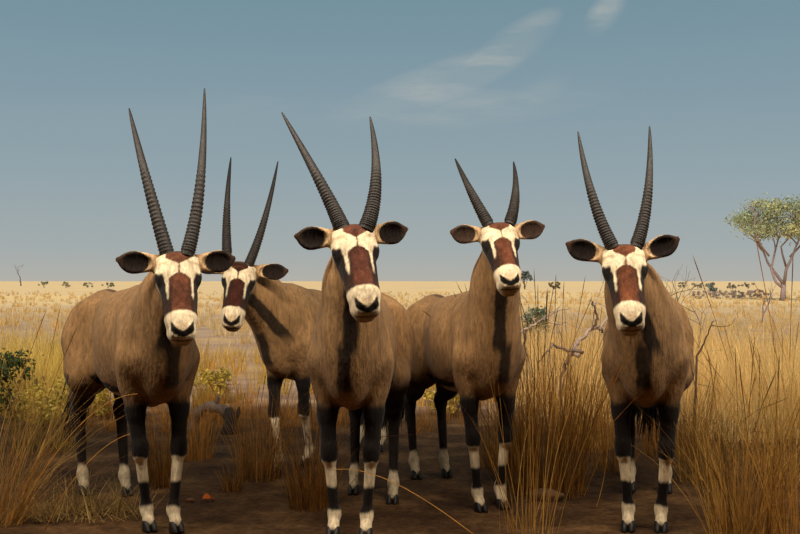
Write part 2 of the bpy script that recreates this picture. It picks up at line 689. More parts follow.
    # ---- eyes
    for s in (-1, 1):
        mb = MB()
        cc = H(.105, -.053, s * .0855)
        th_ = np.linspace(0, math.pi, 9)
        mb.tube([cc + c * math.cos(t) * .0185 * hs for t in th_], [max(.0185 * hs * math.sin(t), 1e-4) for t in th_], 12, lin(16, 10, 8))
        obj('eye', mb.mesh('eye'), M_EYE, root)

    # ---- horns
    for (p0, p1, p2) in sp['horns']:
        dp = sp['poll'][2]
        lean = sp.get('lean', .40)
        hgt = (p0[1] - p2[1]) / F * dp
        w0 = W(p0[0], p0[1], dp + .02)
        w2 = W(p2[0], p2[1], dp + .02 + lean * hgt)
        w1 = W(p1[0], p1[1], dp + .02 + lean * hgt * .40)
        g0, g1, g2 = toL(w0), toL(w1), toL(w2)
        g0 = g0 + b * -.014 + n * .006
        ct = 2 * g1 - .5 * (g0 + g2)
        L = np.linalg.norm(g2 - g0)
        m = 150
        t = np.linspace(-.04, 1, m)[:, None]
        P = (1 - t) ** 2 * g0 + 2 * t * (1 - t) * ct + t * t * g2
        tt = np.clip(t[:, 0], 0, 1)
        r0 = sp.get('horn_r', .034)
        rad = r0 * (1 - tt) ** .62 * (1 - .12 * tt) + .0022
        nr = sp.get('rings', 24)
        ph = (tt / .62) ** .88 * nr
        saw = (ph % 1.0)
        amp = .0042 * (1 - sst(tt, .42, .66))
        rad = rad + amp * (np.where(saw < .75, saw / .75, (1 - saw) / .25) - .5) * 1.6
        rad[-1] = .0012
        cl = lin(43, 36, 31)[None] * (1 - .35 * sst(tt, .4, .9))[:, None]
        cl = cl * (1 - .45 * (1 - sst(tt, .42, .66)) * (saw > .78))[:, None]
        mb = MB()
        mb.tube(P, rad, 14, cl)
        obj('horn', mb.mesh('horn'), M_HORN, root)

    # ---- hooves: two toes joined at the coronet
    for key, (fx, fy) in legs.items():
        mb = MB()
        for s in (-1, 1):
            rows = []
            prof = [(0.002, -.036, .066, .0215), (.012, -.036, .064, .0215), (.030, -.034, .050, .0205), (.048, -.030, .034, .019), (.060, -.022, .020, .012)]
            seg = 12
            for (zz, xb, xf, hw) in prof:
                for i in range(seg):
                    a = 2 * math.pi * i / seg
                    ca, sa = math.cos(a), math.sin(a)
                    xx = (xb + xf) / 2 + (xf - xb) / 2 * ca
                    yy = s * (.0185 + .001 * ca) + hw * sa * (1 - .22 * max(ca, 0) ** 2)
                    rows.append((fx + .012 + xx * .9, fy + yy * .88, zz * .95))
            fs = []
            for r_ in range(len(prof) - 1):
                for i in range(seg):
                    i2 = (i + 1) % seg
                    fs.append((r_ * seg + i, r_ * seg + i2, (r_ + 1) * seg + i2, (r_ + 1) * seg + i))
            nb = len(rows)
            rows.append((fx + .012, fy + s * .02, .0))
            rows.append((fx + .012, fy + s * .02, .064))
            o_ = (len(prof) - 1) * seg
            for i in range(0, seg, 2):
                fs.append((nb, (i + 2) % seg, i + 1, i))
                fs.append((nb + 1, o_ + i, o_ + i + 1, o_ + (i + 2) % seg))
            mb.add(rows, fs, lin(34, 28, 25))
        obj('hoof', mb.mesh('hoof'), M_HOOF, root)

    # ---- tail of long hair
    mb = MB()
    sw = sp.get('tail', 0.0)
    spine = np.array([[-.70, 0, 1.01], [-.78, sw * .45, .92], [-.81, sw * .85, .75], [-.81, sw, .55], [-.81, sw, .36]])
    tt = np.linspace(0, 1, 12)
    sp_ = np.stack([np.interp(tt, np.linspace(0, 1, 5), spine[:, i]) for i in range(3)], 1)
    mb.tube(sp_, np.interp(tt, [0, .15, .4, .75, 1], [.035, .022, .034, .040, .012]), 10, BLACK)
    for _ in range(170):
        st = rs.uniform(.15, .75)
        ln = rs.uniform(.2, .34)
        p0 = np.array([np.interp(st, tt, sp_[:, i]) for i in range(3)]) + rs.normal(size=3) * (.018, .022, .0)
        out = rs.normal(size=3) * (.035, .04, 0)
        pts = [p0 + out * u + np.array([0, sw * .4 * u, -ln * u]) for u in (0, .35, .7, 1)]
        mb.tube(pts, [.004, .005, .004, .001], 4, BLACK * rs.uniform(.6, 1.6), cap=False)
    obj('tail', mb.mesh('tail'), M_HAIR, root)

    # ---- short stiff mane along the nape down to the withers
    mb = MB()
    for i in range(260):
        t = rs.uniform(.06, .62)
        path = [H(-.01, -.14, 0), mid, np.array([.30, 0, 1.22]), np.array([.10, 0, 1.20])]
        # find the top of the neck by marching out from the axis
        if t < .75:
            u = t / .75
            ax0 = base + d_ * (.12 + .86 * u)
            dirn = -fdir * (1 if u > .25 else 1)
            dirn = nrm(dirn + up * .25)
        else:
            u = (t - .75) / .25
            ax0 = np.array([.42 - .30 * u, 0, .98])
            dirn = np.array([0, 0, 1.])
        dirn = nrm(dirn + rs.normal(size=3) * .10)
        ss = np.arange(0, .34, .006)
        P = ax0 + dirn * ss[:, None]
        gi = np.clip(np.round((P - fd.lo) / h).astype(int), 0, fd.n - 1)
        inside = np.where(fd.g[tuple(gi.T)] < 0)[0]
        if len(inside) == 0:
            continue
        r0 = ss[inside[-1]] - .008
        if r0 > .19:
            continue
        p0 = ax0 + dirn * r0
        ln = rs.uniform(.022, .045)
        back = nrm(-d_)
        pts = [p0, p0 + dirn * ln * .6 + back * ln * .3, p0 + dirn * ln + back * ln * .9]
        mb.tube(pts, [.004, .003, .0006], 4, lin(84, 58, 38) * rs.uniform(.5, 1.3), cap=False)
    obj('mane', mb.mesh('mane'), M_HAIR, root)
    return root


HERD = [
    dict(seed=1, S=1.0, front=(-1.215, 5.04), hind=(-1.66, 5.75), poll=(178, 254, 4.74), pitch=56, yaw=4, tilt=-1, hs=1.025, ear_len=.87,
         label='oryx at the far left, with the longest horns, its flank turned to the viewer',
         horns=[((167, 250), (146, 177), (129, 108)), ((188, 249), (200.5, 180), (204.5, 88))],
         feetw=dict(fl=(-1.125, 5.00), fr=(-1.265, 5.02)), feet=dict(hl=(-.47, .10), hr=(-.63, -.10)), lean=.40, horn_r=.033, tail=-.08),
    dict(seed=2, S=.97, front=(-.76, 6.60), hind=(-.29, 7.32), poll=(240, 264, 6.15), pitch=60, yaw=-4, tilt=6, hs=1.0,
         label='oryx standing behind, half hidden, looking out between two others on the left',
         horns=[((227, 251), (227, 207), (231, 157)), ((249, 262), (265, 218), (278, 161))],
         feetw=dict(fr=(-.79, 6.42), fl=(-.63, 6.80)), lean=.38, blaze=lin(58, 26, 17), horn_r=.030),
    dict(seed=3, S=1.0, front=(-.245, 4.90), hind=(-.185, 5.65), poll=(354, 227, 4.62), pitch=57, yaw=7, tilt=-5, hs=1.04,
         label='oryx at the centre, nearest the viewer, facing straight out with horns leaning left',
         horns=[((342, 225), (319, 180), (281.5, 112)), ((367, 224), (376, 177), (370, 116.5))],
         feetw=dict(fl=(-.165, 4.87), fr=(-.325, 4.90), hl=(-.04, 5.62)), lean=.42, blaze=lin(86, 46, 32), horn_r=.037, ear_len=.80),
    dict(seed=4, S=.97, front=(.49, 5.46), hind=(.25, 6.20), poll=(499, 224, 5.14), pitch=48, yaw=6, tilt=-5, hs=.96,
         label='oryx right of the centre, with the shortest horns and raised head',
         horns=[((488, 221), (470.5, 191), (455, 158.5)), ((510, 220), (515.5, 193), (513.5, 161.5))],
         feetw=dict(fl=(.56, 5.52), fr=(.43, 5.44)), lean=.75, earc=lin(56, 40, 30), ear_drop=-.03, horn_r=.030, rings=20, tail=-.12, ear_len=.84),
    dict(seed=5, S=1.0, front=(1.225, 5.0), hind=(1.45, 5.85), poll=(624, 247, 4.70), pitch=56, yaw=4, tilt=-3, hs=.985,
         label='oryx at the far right, standing alone among tall grass',
         horns=[((612, 243), (592, 195), (578, 131.5)), ((637, 242), (648, 192), (649.5, 126))],
         feetw=dict(fl=(1.305, 5.0), fr=(1.145, 5.02)), lean=.42, blaze=lin(104, 58, 34), horn_r=.031, ear_len=.90, ear_drop=-.26),
]
for sp in HERD:
    make_oryx(sp)
# ---------------------------------------------------------------- ground
def bumpz(x, y):
    x = np.asarray(x, float)
    y = np.asarray(y, float)
    near = .012 * np.sin(3.1 * x + 1.3 * y) * np.sin(2.3 * y - .7 * x + 1) + .006 * np.sin(9 * x + 2) * np.sin(8 * y + x)
    mid = .07 * np.sin(.55 * x + .3) * np.sin(.45 * y + .8) * sst(y, 8, 14)
    return near * sst(y, 2, 3) - .004 + mid * (1 - sst(y, 60, 120))


def make_ground():
    ys = np.concatenate([np.arange(-4, 2, .5), np.arange(2, 9, .045), np.geomspace(9, 5000, 190)])
    n = 320
    rows = []
    for y in ys:
        half = max(6.0, abs(y) * 1.1)
        xs = np.linspace(-half, half, n)
        z = bumpz(xs, np.full(n, y))
        rows.append(np.stack([xs, np.full(n, y), z], 1))
    V = np.concatenate(rows)
    m = len(ys)
    i, j = np.meshgrid(np.arange(m - 1), np.arange(n - 1), indexing='ij')
    a = (i * n + j).ravel()
    Fq = np.stack([a, a + 1, a + n + 1, a + n], 1)
    me = mesh_np('ground', V, Fq)
    mat, nt, b = new_mat('earth_and_dry_plain')
    tc = N(nt, 'ShaderNodeTexCoord')
    sep = N(nt, 'ShaderNodeSeparateXYZ')
    nt.links.new(tc.outputs['Object'], sep.inputs[0])
    P = tc.outputs['Object']
    # trampled dark earth
    n1 = noise(nt, P, 2.2, 8, .65)
    n2 = noise(nt, P, 28, 6, .7)
    soil = ramp(nt, n1.outputs['Fac'], [(.30, lin(52, 35, 22)), (.50, lin(80, 56, 34)), (.72, lin(122, 90, 56))])
    spk = ramp(nt, n2.outputs['Fac'], [(.30, (.45, .45, .45)), (.62, (1.25, 1.25, 1.25))])
    soilc = mixc(nt, 1.0, soil.outputs[0], spk.outputs[0], 'MULTIPLY')
    # pale sand of the pan; far plain paled with painted haze
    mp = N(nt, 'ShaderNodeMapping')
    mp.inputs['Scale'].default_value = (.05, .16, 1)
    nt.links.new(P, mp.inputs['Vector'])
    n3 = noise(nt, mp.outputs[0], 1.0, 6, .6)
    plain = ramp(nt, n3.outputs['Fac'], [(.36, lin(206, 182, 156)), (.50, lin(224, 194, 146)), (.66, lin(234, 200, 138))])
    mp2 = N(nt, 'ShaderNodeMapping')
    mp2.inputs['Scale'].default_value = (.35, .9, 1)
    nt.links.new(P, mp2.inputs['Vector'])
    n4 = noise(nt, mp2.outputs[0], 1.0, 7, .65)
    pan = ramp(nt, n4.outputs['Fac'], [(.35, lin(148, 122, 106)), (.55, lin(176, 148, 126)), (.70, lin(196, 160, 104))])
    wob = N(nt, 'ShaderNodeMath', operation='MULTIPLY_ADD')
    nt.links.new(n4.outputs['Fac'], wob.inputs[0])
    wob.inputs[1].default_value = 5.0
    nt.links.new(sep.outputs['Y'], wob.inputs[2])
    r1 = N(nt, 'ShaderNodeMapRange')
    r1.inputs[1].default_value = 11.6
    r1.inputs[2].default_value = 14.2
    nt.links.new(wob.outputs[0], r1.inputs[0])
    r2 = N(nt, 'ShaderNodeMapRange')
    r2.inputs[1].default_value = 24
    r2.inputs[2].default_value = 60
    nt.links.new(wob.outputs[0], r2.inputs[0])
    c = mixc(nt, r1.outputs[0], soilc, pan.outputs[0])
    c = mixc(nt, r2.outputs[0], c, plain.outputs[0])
    nt.links.new(c, b.inputs['Base Color'])
    b.inputs['Roughness'].default_value = .95
    b.inputs['Specular IOR Level'].default_value = .1
    bp = N(nt, 'ShaderNodeBump')
    bp.inputs['Strength'].default_value = .8
    bp.inputs['Distance'].default_value = .03
    hn = noise(nt, P, 14, 8, .7)
    nt.links.new(hn.outputs['Fac'], bp.inputs['Height'])
    nt.links.new(bp.outputs[0], b.inputs['Normal'])
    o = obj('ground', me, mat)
    tag(o, kind='structure')


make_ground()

# ---------------------------------------------------------------- grass
M_GRASS = pattern_mat('dry_grass', .7, .35, 14, trans=.42, spec=.2)
M_LEAF = pattern_mat('leaf', .6, .4, 6, trans=.25, spec=.2)
M_BARK = pattern_mat('grey_bark', .9, .45, 14, .5, 60)
M_STONE = pattern_mat('stone', .9, .4, 20, .5, 60)


def blades(rs, base, az, lean, bend, length, width, col, seg=5, twist=None):
    """ribbons of grass, all at once; returns verts, quads, colours"""
    n = len(base)
    t = np.linspace(0, 1, seg + 1)
    ang = lean[:, None] + bend[:, None] * t[None] ** 1.4          # angle from vertical
    dl = (length / seg)[:, None]
    hx = np.concatenate([np.zeros((n, 1)), np.cumsum(np.sin(ang[:, :-1]) * dl, 1)], 1)
    hz = np.concatenate([np.zeros((n, 1)), np.cumsum(np.cos(ang[:, :-1]) * dl, 1)], 1)
    ca, sa = np.cos(az)[:, None], np.sin(az)[:, None]
    C = np.stack([base[:, 0:1] + hx * ca, base[:, 1:2] + hx * sa, base[:, 2:3] + hz], -1)
    tw = rs.uniform(0, 6.28, n) if twist is None else twist
    wv = np.stack([np.cos(tw), np.sin(tw), np.zeros(n)], -1)[:, None, :]
    w = width[:, None] * (1 - .85 * t[None] ** 1.5) * .5
    L, R = C - wv * w[..., None], C + wv * w[..., None]
    V = np.stack([L, R], 2).reshape(-1, 3)
    k = seg + 1
    i = np.arange(n)[:, None] * (2 * k)
    s_ = np.arange(seg)[None] * 2
    a = (i + s_).ravel()
    Fq = np.stack([a, a + 1, a + 3, a + 2], 1)
    cc = np.repeat(col, 2 * k, axis=0)
    return V, Fq, cc, C


GOLD = lin(224, 172, 86)
STRAW = lin(205, 166, 98)
AMBER = lin(190, 130, 56)
UMBER = lin(112, 74, 36)
YELLOW = lin(196, 166, 76)


def tussock_mesh(seed, n, h, spread, colA, colB, lean=.22, bend=.5, width=.0042, az0=None, heads=0, disc=.07, arch=0, seg=6):
    rs = np.random.RandomState(seed)
    r = disc * np.sqrt(rs.uniform(0, 1, n))
    th = rs.uniform(0, 6.283, n)
    base = np.stack([r * np.cos(th), r * np.sin(th), np.full(n, -.02)], 1)
    az = th + rs.normal(0, .7, n)
    if az0 is not None:
        az = az0 + rs.normal(0, .45, n)
    le = np.abs(rs.normal(0, lean, n)) * (spread + .3 * r / disc)
    be = np.abs(rs.normal(0, bend, n)) * rs.choice([.4, 1, 1.6], n)
    ln = h * rs.beta(3.2, 1.8, n) * 1.1
    mix = rs.uniform(0, 1, (n, 1)) ** 1.2
    col = (colA * (1 - mix) + colB * mix) * rs.uniform(.7, 1.2, (n, 1))
    V, Fq, cc, C = blades(rs, base, az, le, be, ln, width * rs.uniform(.6, 1.4, n), col, seg)
    mb = MB()
    mb.add(V, Fq, cc)
    if heads:
        hm = MB()
        pick = np.argsort(-ln)[:heads]
        for i in pick:
            tip, pre = C[i, -1], C[i, -2]
            d = nrm(tip - pre)
            L = rs.uniform(.05, .11)
            pts = [C[i, -3], pre, tip, tip + d * L * .5, tip + d * L]
            hm.tube(pts, [.0013, .0013, .0024, .0020, .0005], 5, colB * rs.uniform(.6, .95), cap=False)
        return mb.mesh('blades'), hm.mesh('seed_heads')
    return mb.mesh('blades'), None


def tussock(px, d, label, kind='grass tussock', py=None, **kw):
    x = (px - 400) / F * d
    root = empty('grass_tussock', (x, d, float(bumpz(x, d))))
    tag(root, label, 'grass', 'dry grass tussocks')
    a, b_ = tussock_mesh(**kw)
    tag(obj('blades', a, M_GRASS, root), kind='stuff')
    if b_:
        tag(obj('seed_heads', b_, M_GRASS, root), kind='stuff')
    return root


tussock(742, 4.85, 'big dense dry grass tussock in the right foreground', seed=11, n=330, h=.86, spread=1.0, colA=GOLD, colB=UMBER, disc=.16, heads=14, lean=.20)
tussock(800, 4.7, 'tall grass tussock cut by the right edge of the photo', seed=12, n=170, h=1.30, spread=1.0, colA=GOLD, colB=AMBER, disc=.14, heads=9, lean=.20, bend=.35)
tussock(704, 6.2, 'grass tussock just behind the right flank of the far right oryx', seed=13, n=190, h=.62, spread=1.0, colA=GOLD, colB=UMBER, disc=.16, heads=8)
tussock(548, 6.0, 'large tall amber grass tussock between the two oryx on the right', seed=14, n=480, h=1.22, spread=.9, colA=AMBER, colB=UMBER, disc=.24, heads=26, lean=.17, bend=.35)
tussock(530, 4.95, 'sparse thin grass stalks in front, beside the hooves of the short-horned oryx', seed=15, n=46, h=1.0, spread=1.1, colA=GOLD, colB=AMBER, disc=.16, heads=6, lean=.22, bend=.4)
tussock(585, 7.6, 'dry grass tussock farther back, left of the far right oryx', seed=16, n=380, h=.95, spread=1.0, colA=GOLD, colB=AMBER, disc=.25, heads=12)
tussock(4, 5.15, 'tall golden grass tussock at the left edge, stalks arching to the right', seed=17, n=150, h=1.05, spread=1.3, colA=STRAW, colB=AMBER, disc=.10, heads=6, lean=.28, bend=.55, az0=.25)
tussock(312, 5.55, 'brown grass tussock beside the left foreleg of the centre oryx', seed=19, n=260, h=.60, spread=.8, colA=AMBER, colB=UMBER, disc=.12, heads=6)
tussock(258, 6.35, 'brown grass tussock between the far left oryx and the stepping white foot', seed=20, n=260, h=.62, spread=.8, colA=AMBER, colB=UMBER, disc=.14, heads=6)
tussock(160, 6.1, 'dark grass tussock seen between the forelegs of the far left oryx', seed=21, n=260, h=.55, spread=.6, colA=AMBER, colB=UMBER, disc=.10)
tussock(233, 6.0, 'tiny dark grass tuft alone on the bare earth', seed=22, n=110, h=.20, spread=1.2, colA=AMBER, colB=UMBER * .6, disc=.05)
tussock(196, 7.0, 'grass tussock right behind the right foreleg of the far left oryx', seed=23, n=180, h=.62, spread=.7, colA=AMBER, colB=UMBER, disc=.12)
tussock(46, 7.4, 'bushy tussock left of the hind legs of the far left oryx', seed=24, n=260, h=.50, spread=1.5, colA=UMBER, colB=YELLOW * .8, disc=.25)
tussock(676, 7.2, 'dark grass tussock behind the hind legs of the far right oryx', seed=25, n=300, h=.70, spread=1.0, colA=AMBER, colB=UMBER, disc=.22)
tussock(780, 6.6, 'second row grass tussock behind the two at the right edge', seed=26, n=110, h=.9, spread=1.0, colA=GOLD, colB=AMBER, disc=.26, heads=16)
tussock(612, 6.6, 'thin grass tussock beside the shaded leg of the far right oryx', seed=27, n=120, h=.75, spread=.9, colA=AMBER, colB=UMBER, disc=.12, heads=4)
tussock(508, 6.7, 'grass tussock directly behind the chest of the short-horned oryx', seed=28, n=260, h=.85, spread=.8, colA=AMBER, colB=UMBER, disc=.18)


def heap():
    rs = np.random.RandomState(5)
    n = 520
    r = np.sqrt(rs.uniform(0, 1, n))
    th = rs.uniform(0, 6.283, n)
    base = np.stack([.34 * r * np.cos(th), .17 * r * np.sin(th), .015 + .06 * (1 - r) * rs.uniform(0, 1, n)], 1)
    mix = rs.uniform(0, 1, (n, 1))
    col = (lin(216, 180, 110) * (1 - mix) + lin(120, 90, 46) * mix)
    V, Fq, cc, C = blades(rs, base, rs.uniform(0, 6.28, n), rs.uniform(.15, 1.3, n), rs.uniform(-.3, .9, n), rs.uniform(.07, .24, n), rs.uniform(.003, .006, n), col, 4)
    V[:, 2] = np.maximum(V[:, 2], .004)
    mb = MB()
    mb.add(V, Fq, cc)
    o = obj('straw_heap', mb.mesh('straw_heap'), M_GRASS)
    o.location = ((86 - 400) / F * 5.25, 5.25, 0)
    tag(o, 'low tangled heap of pale straw in the bottom left corner', 'straw', kind='stuff')


heap()


def straw(pts, label, r=.0024, col=GOLD):
    pts = np.array(pts)
    t = np.linspace(0, 1, 24)
    n = len(pts)
    k = np.linspace(0, 1, n)
    co = [np.polyfit(k, pts[:, i], n - 1) for i in range(3)]
    P = np.stack([np.polyval(c_, t) for c_ in co], 1)
    mb = MB()
    mb.tube(P, np.linspace(r, r * .45, 24), 6, col)
    tag(obj('straw', mb.mesh('straw'), M_GRASS), label, 'straw', 'long bent straws')


straw([W(478, 538, 4.55), W(420, 497, 4.52), W(372, 474, 4.5), W(333, 470, 4.5)], 'long arched straw crossing in front of the legs of the centre oryx')
straw([W(20, 512, 4.75), W(60, 448, 4.7), W(100, 408, 4.65), W(138, 394, 4.6)], 'longer bent straw reaching up to the belly of the far left oryx', .003)
straw([W(45, 530, 4.75), W(75, 478, 4.7), W(105, 447, 4.68), W(130, 434, 4.65)], 'lower bent straw ending at the knee of the far left oryx')
straw([W(590, 524, 5.6), W(600, 495, 5.6), W(606, 465, 5.6), W(608, 437, 5.6)], 'single upright straw left of the far right oryx')


def meadow(name, label, seed, zones, seg=3):
    """countless far grass as one thing"""
    rs = np.random.RandomState(seed)
    B, AZ, LE, BE, LN, WD, CO = [], [], [], [], [], [], []
    for (x0, x1, d0, d1, nt_, nb, h0, h1, cA, cB, w) in zones:
        d = d0 * (d1 / d0) ** rs.uniform(0, 1, nt_)
        px = rs.uniform(x0, x1, nt_)
        x = (px - 400) / F * d
        hh = rs.uniform(h0, h1, nt_)
        mixt = rs.uniform(0, 1, (nt_, 1))
        for i in range(nt_):
            r = rs.uniform(.0, .35, nb) * hh[i]
            th = rs.uniform(0, 6.283, nb)
            bx, by = x[i] + r * np.cos(th), d[i] + r * np.sin(th)
            B.append(np.stack([bx, by, bumpz(bx, by) - .01], 1))
            AZ.append(th + rs.normal(0, .6, nb))
            LE.append(np.abs(rs.normal(.05, .22, nb)))
            BE.append(np.abs(rs.normal(.1, .4, nb)))
            LN.append(hh[i] * rs.uniform(.45, 1.05, nb))
            WD.append(w * (d[i] / 10) ** .7 * rs.uniform(.6, 1.4, nb))
            CO.append((cA * (1 - mixt[i]) + cB * mixt[i]) * rs.uniform(.75, 1.2, (nb, 1)))
    V, Fq, cc, C = blades(rs, np.concatenate(B), np.concatenate(AZ), np.concatenate(LE), np.concatenate(BE),
                          np.concatenate(LN), np.concatenate(WD), np.concatenate(CO), seg)
    o = obj(name, mesh_np(name, V, Fq, cc), M_GRASS)
    tag(o, label, 'grass', kind='stuff')


GOLD2 = lin(242, 198, 122)
PALE = lin(240, 212, 158)
PALE2 = lin(252, 220, 152)
meadow('tall_meadow_grass', 'tall golden grass filling the plain behind the oryx on the right', 31, [
    (640, 840, 9.0, 17, 260, 26, .35, .85, PALE2, GOLD2, .007),
    (690, 840, 7.6, 9.6, 55, 22, .35, .8, PALE2, GOLD, .0055),
    (510, 640, 8.8, 16, 140, 24, .45, .85, PALE2, GOLD2, .007),
])
meadow('yellow_meadow_grass', 'yellow tufted grass on the plain at the left side', 32, [
    (-40, 75, 9.0, 14, 190, 28, .4, .85, lin(244, 208, 120), YELLOW * 1.25, .007),
    (60, 330, 11, 17, 90, 26, .25, .5, YELLOW, GOLD, .007),
    (200, 250, 9.5, 10.5, 8, 40, .2, .3, YELLOW, YELLOW * .8, .006),
    (400, 520, 10, 16, 60, 26, .3, .6, YELLOW, GOLD, .007),
    (90, 480, 8.3, 10.3, 130, 30, .14, .34, AMBER, UMBER, .005),
])
meadow('far_plain_grass', 'low pale grass speckling the plain up to the horizon', 33, [
    (-40, 840, 26, 110, 2600, 12, .15, .40, PALE, GOLD2, .008),
    (-40, 840, 15, 30, 500, 16, .15, .45, GOLD2, PALE, .008),
], seg=2)
ORD = ['first', 'second', 'third', 'fourth', 'fifth', 'sixth']
# ---------------------------------------------------------------- branches, bushes and trees
def branchy(rs, p, d, L, r, depth, mb, tips, up=.15, split=(2, 3), ang=.6, colr=None, seg=7, wig=.16, shrink=.72):
    d = nrm(d)
    pts = [np.array(p, float)]
    n = 5
    for i in range(n):
        d = nrm(d + rs.normal(0, wig, 3) + np.array([0, 0, up * .3]))
        pts.append(pts[-1] + d * L / n)
    r1 = r * .62
    mb.tube(pts, np.linspace(r, r1, n + 1), seg, colr * rs.uniform(.8, 1.15))
    if depth == 0:
        tips.append((pts[-1], d))
        tips.append((pts[-3], d))
        return
    for k in range(rs.randint(split[0], split[1] + 1)):
        ax = nrm(rs.normal(size=3))
        nd = nrm(d + nrm(np.cross(d, ax)) * math.tan(ang * rs.uniform(.6, 1.2)))
        st = pts[-1] if k < 2 else pts[rs.randint(2, n)]
        branchy(rs, st, nd, L * shrink * rs.uniform(.75, 1.2), r1 * (.9 if k == 0 else .75), depth - 1, mb, tips, up, split, ang, colr, max(4, seg - 1), wig, shrink)


def leaves(rs, centres, per, rad, size, cA, cB, squash=.6):
    n = len(centres) * per
    c = np.repeat(np.asarray(centres), per, axis=0)
    g = rs.normal(size=(n, 3)) * rad * np.array([1, 1, squash])
    P = c + g
    u = rs.normal(size=(n, 3))
    u /= np.linalg.norm(u, axis=1)[:, None]
    v = np.cross(u, rs.normal(size=(n, 3)))
    v /= np.linalg.norm(v, axis=1)[:, None]
    s = size * rs.uniform(.6, 1.3, (n, 1))
    V = np.stack([P - u * s, P + v * s * .55, P + u * s, P - v * s * .55], 1).reshape(-1, 3)
    Fq = np.arange(n * 4).reshape(n, 4)
    mix = np.repeat(rs.uniform(0, 1, (len(centres), 1)), per, axis=0) * .7 + rs.uniform(0, .3, (n, 1))
    col = np.repeat(cA * (1 - mix) + cB * mix, 4, axis=0)
    return V, Fq, col


def plant(name, px, d, label, cat, group=None, trunk=None, fol=None):
    x = (px - 400) / F * d
    root = empty(name, (x, d, float(bumpz(x, d))))
    tag(root, label, cat, group)
    if trunk is not None:
        obj('trunk' if 'tree' in name else 'stem', trunk.mesh('trunk'), M_BARK, root)
    if fol is not None:
        o = obj('foliage', mesh_np('foliage', *fol, smooth=False), M_LEAF, root)
        tag(o, kind='stuff')
    return root


# umbrella acacia, 66 m away, forking low
rs = np.random.RandomState(4)
LILAC = lin(158, 138, 138)  # bark tint with distance haze put into the colour
mb = MB()
k = .066
tip_px = [(742, 212), (752, 222), (760, 206), (768, 218), (776, 205), (785, 214), (795, 207), (803, 216), (812, 210), (822, 222), (748, 232), (770, 230), (800, 230)]
Rt = lambda x, y, dy=0: np.array([(x - 783) * k, dy, (300 - y) * k])
mb.tube([Rt(783, 301), Rt(783, 292), Rt(784, 284)], [.24, .17, .14], 9, LILAC)
limbs = [
    [(784, 284), (777, 272), (771, 262), (768, 250), (762, 238)],
    [(784, 284), (785, 268), (789, 258), (793, 244), (797, 232)],
    [(783, 287), (776, 281), (772, 268), (776, 252), (780, 238)],
    [(786, 266), (781, 254), (778, 246), (786, 236), (788, 228)],
    [(790, 256), (800, 246), (806, 238), (812, 230)],
    [(769, 255), (760, 246), (753, 236), (748, 228)],
]
ends = []
for i, L in enumerate(limbs):
    dy = rs.uniform(-1.2, 1.2)
    pts = [Rt(x, y, dy * j / (len(L) - 1)) for j, (x, y) in enumerate(L)]
    mb.tube(pts, np.linspace(.115 if i < 3 else .07, .045, len(pts)), 7, LILAC * rs.uniform(.8, 1.1))
    tips = []
    for q in range(4):
        dd = nrm(np.array([rs.normal(0, .8), rs.normal(0, .8), 1.0]))
        branchy(rs, pts[-1] if q < 3 else pts[-2], dd, 1.1, .055, 1, mb, tips, colr=LILAC, seg=5)
    ends += [t[0] for t in tips]
cen = []
for (x, y) in [(740, 216), (746, 222), (750, 213), (757, 208), (758, 222), (764, 215), (766, 205), (772, 226), (774, 212), (780, 204), (782, 220), (788, 211), (790, 228), (796, 206), (798, 220), (806, 212), (808, 226), (814, 206), (818, 218), (826, 214), (744, 230), (765, 232), (780, 232), (800, 234)]:
    for q in range(3):
        cen.append(Rt(x + 5 + rs.normal(0, 2), y + rs.normal(0, 2), rs.normal(0, 1.3)))
fo = leaves(rs, cen, 110, .40, .095, lin(214, 208, 146), lin(138, 158, 140), .55)  # yellow-green leaves, with the crown's bluish shade painted in as second colour
plant('acacia_tree', 783, 66, 'umbrella-crowned acacia tree on the plain at the right', 'tree', None, mb, fo)


def bare(name, px, d, h, seed, label, cat='tree', col=LILAC, depth=3, ang=.55, stems=1, r=None, group=None, up=.2, wig=.16):
    rs = np.random.RandomState(seed)
    mb = MB()
    tips = []
    for s in range(stems):
        d0 = np.array([rs.normal(0, .12 if stems == 1 else .45), rs.normal(0, .12 if stems == 1 else .3), 1])
        branchy(rs, (rs.normal(0, .02) * (stems > 1), 0, -.05), d0, h * .36, (r or h * .028), depth, mb, tips, up, (2, 3), ang, col, 6, wig)
    return plant(name, px, d, label, cat, group, mb), tips


bare('bare_tree', 21, 260, 6.6, 3, 'tiny leafless tree on the horizon at the far left', col=lin(120, 116, 120), depth=4)
bare('dead_shrub', 672, 14.0, 1.75, 8, 'leafless grey shrub rising behind the shoulder of the far right oryx', 'shrub', lin(128, 108, 96), 3, .6, 3, .022)
bare('dead_sapling', 763, 30, 1.7, 12, 'small grey leafless sapling below the acacia', 'shrub', LILAC, 2, .7, 2, .03)


def bush(name, px, d, w, h, seed, label, cA, cB, cat='bush', group=None, nclu=26, per=40, size=.03, crown_lo=.25):
    rs = np.random.RandomState(seed)
    mb = MB()
    tips = []
    for s in range(5):
        branchy(rs, (rs.normal(0, .03), rs.normal(0, .03), -.03), (rs.normal(0, .5), rs.normal(0, .5), 1), h * .45, max(.008, h * .018), 1, mb, tips, .2, (2, 3), .5, lin(96, 78, 60), 5)
    cen = []
    for i in range(nclu):
        a = rs.uniform(0, 6.28)
        zz = rs.uniform(crown_lo, 1)
        rr = math.sqrt(max(0, 1 - ((zz - .55) / .52) ** 2)) * math.sqrt(rs.uniform(0, 1)) * w * .5
        cen.append((rr * math.cos(a), rr * math.sin(a), zz * h * .93))
    fo = leaves(rs, cen, per, h * .075, size, cA, cB, .8)
    return plant(name, px, d, label, cat, group, mb, fo)


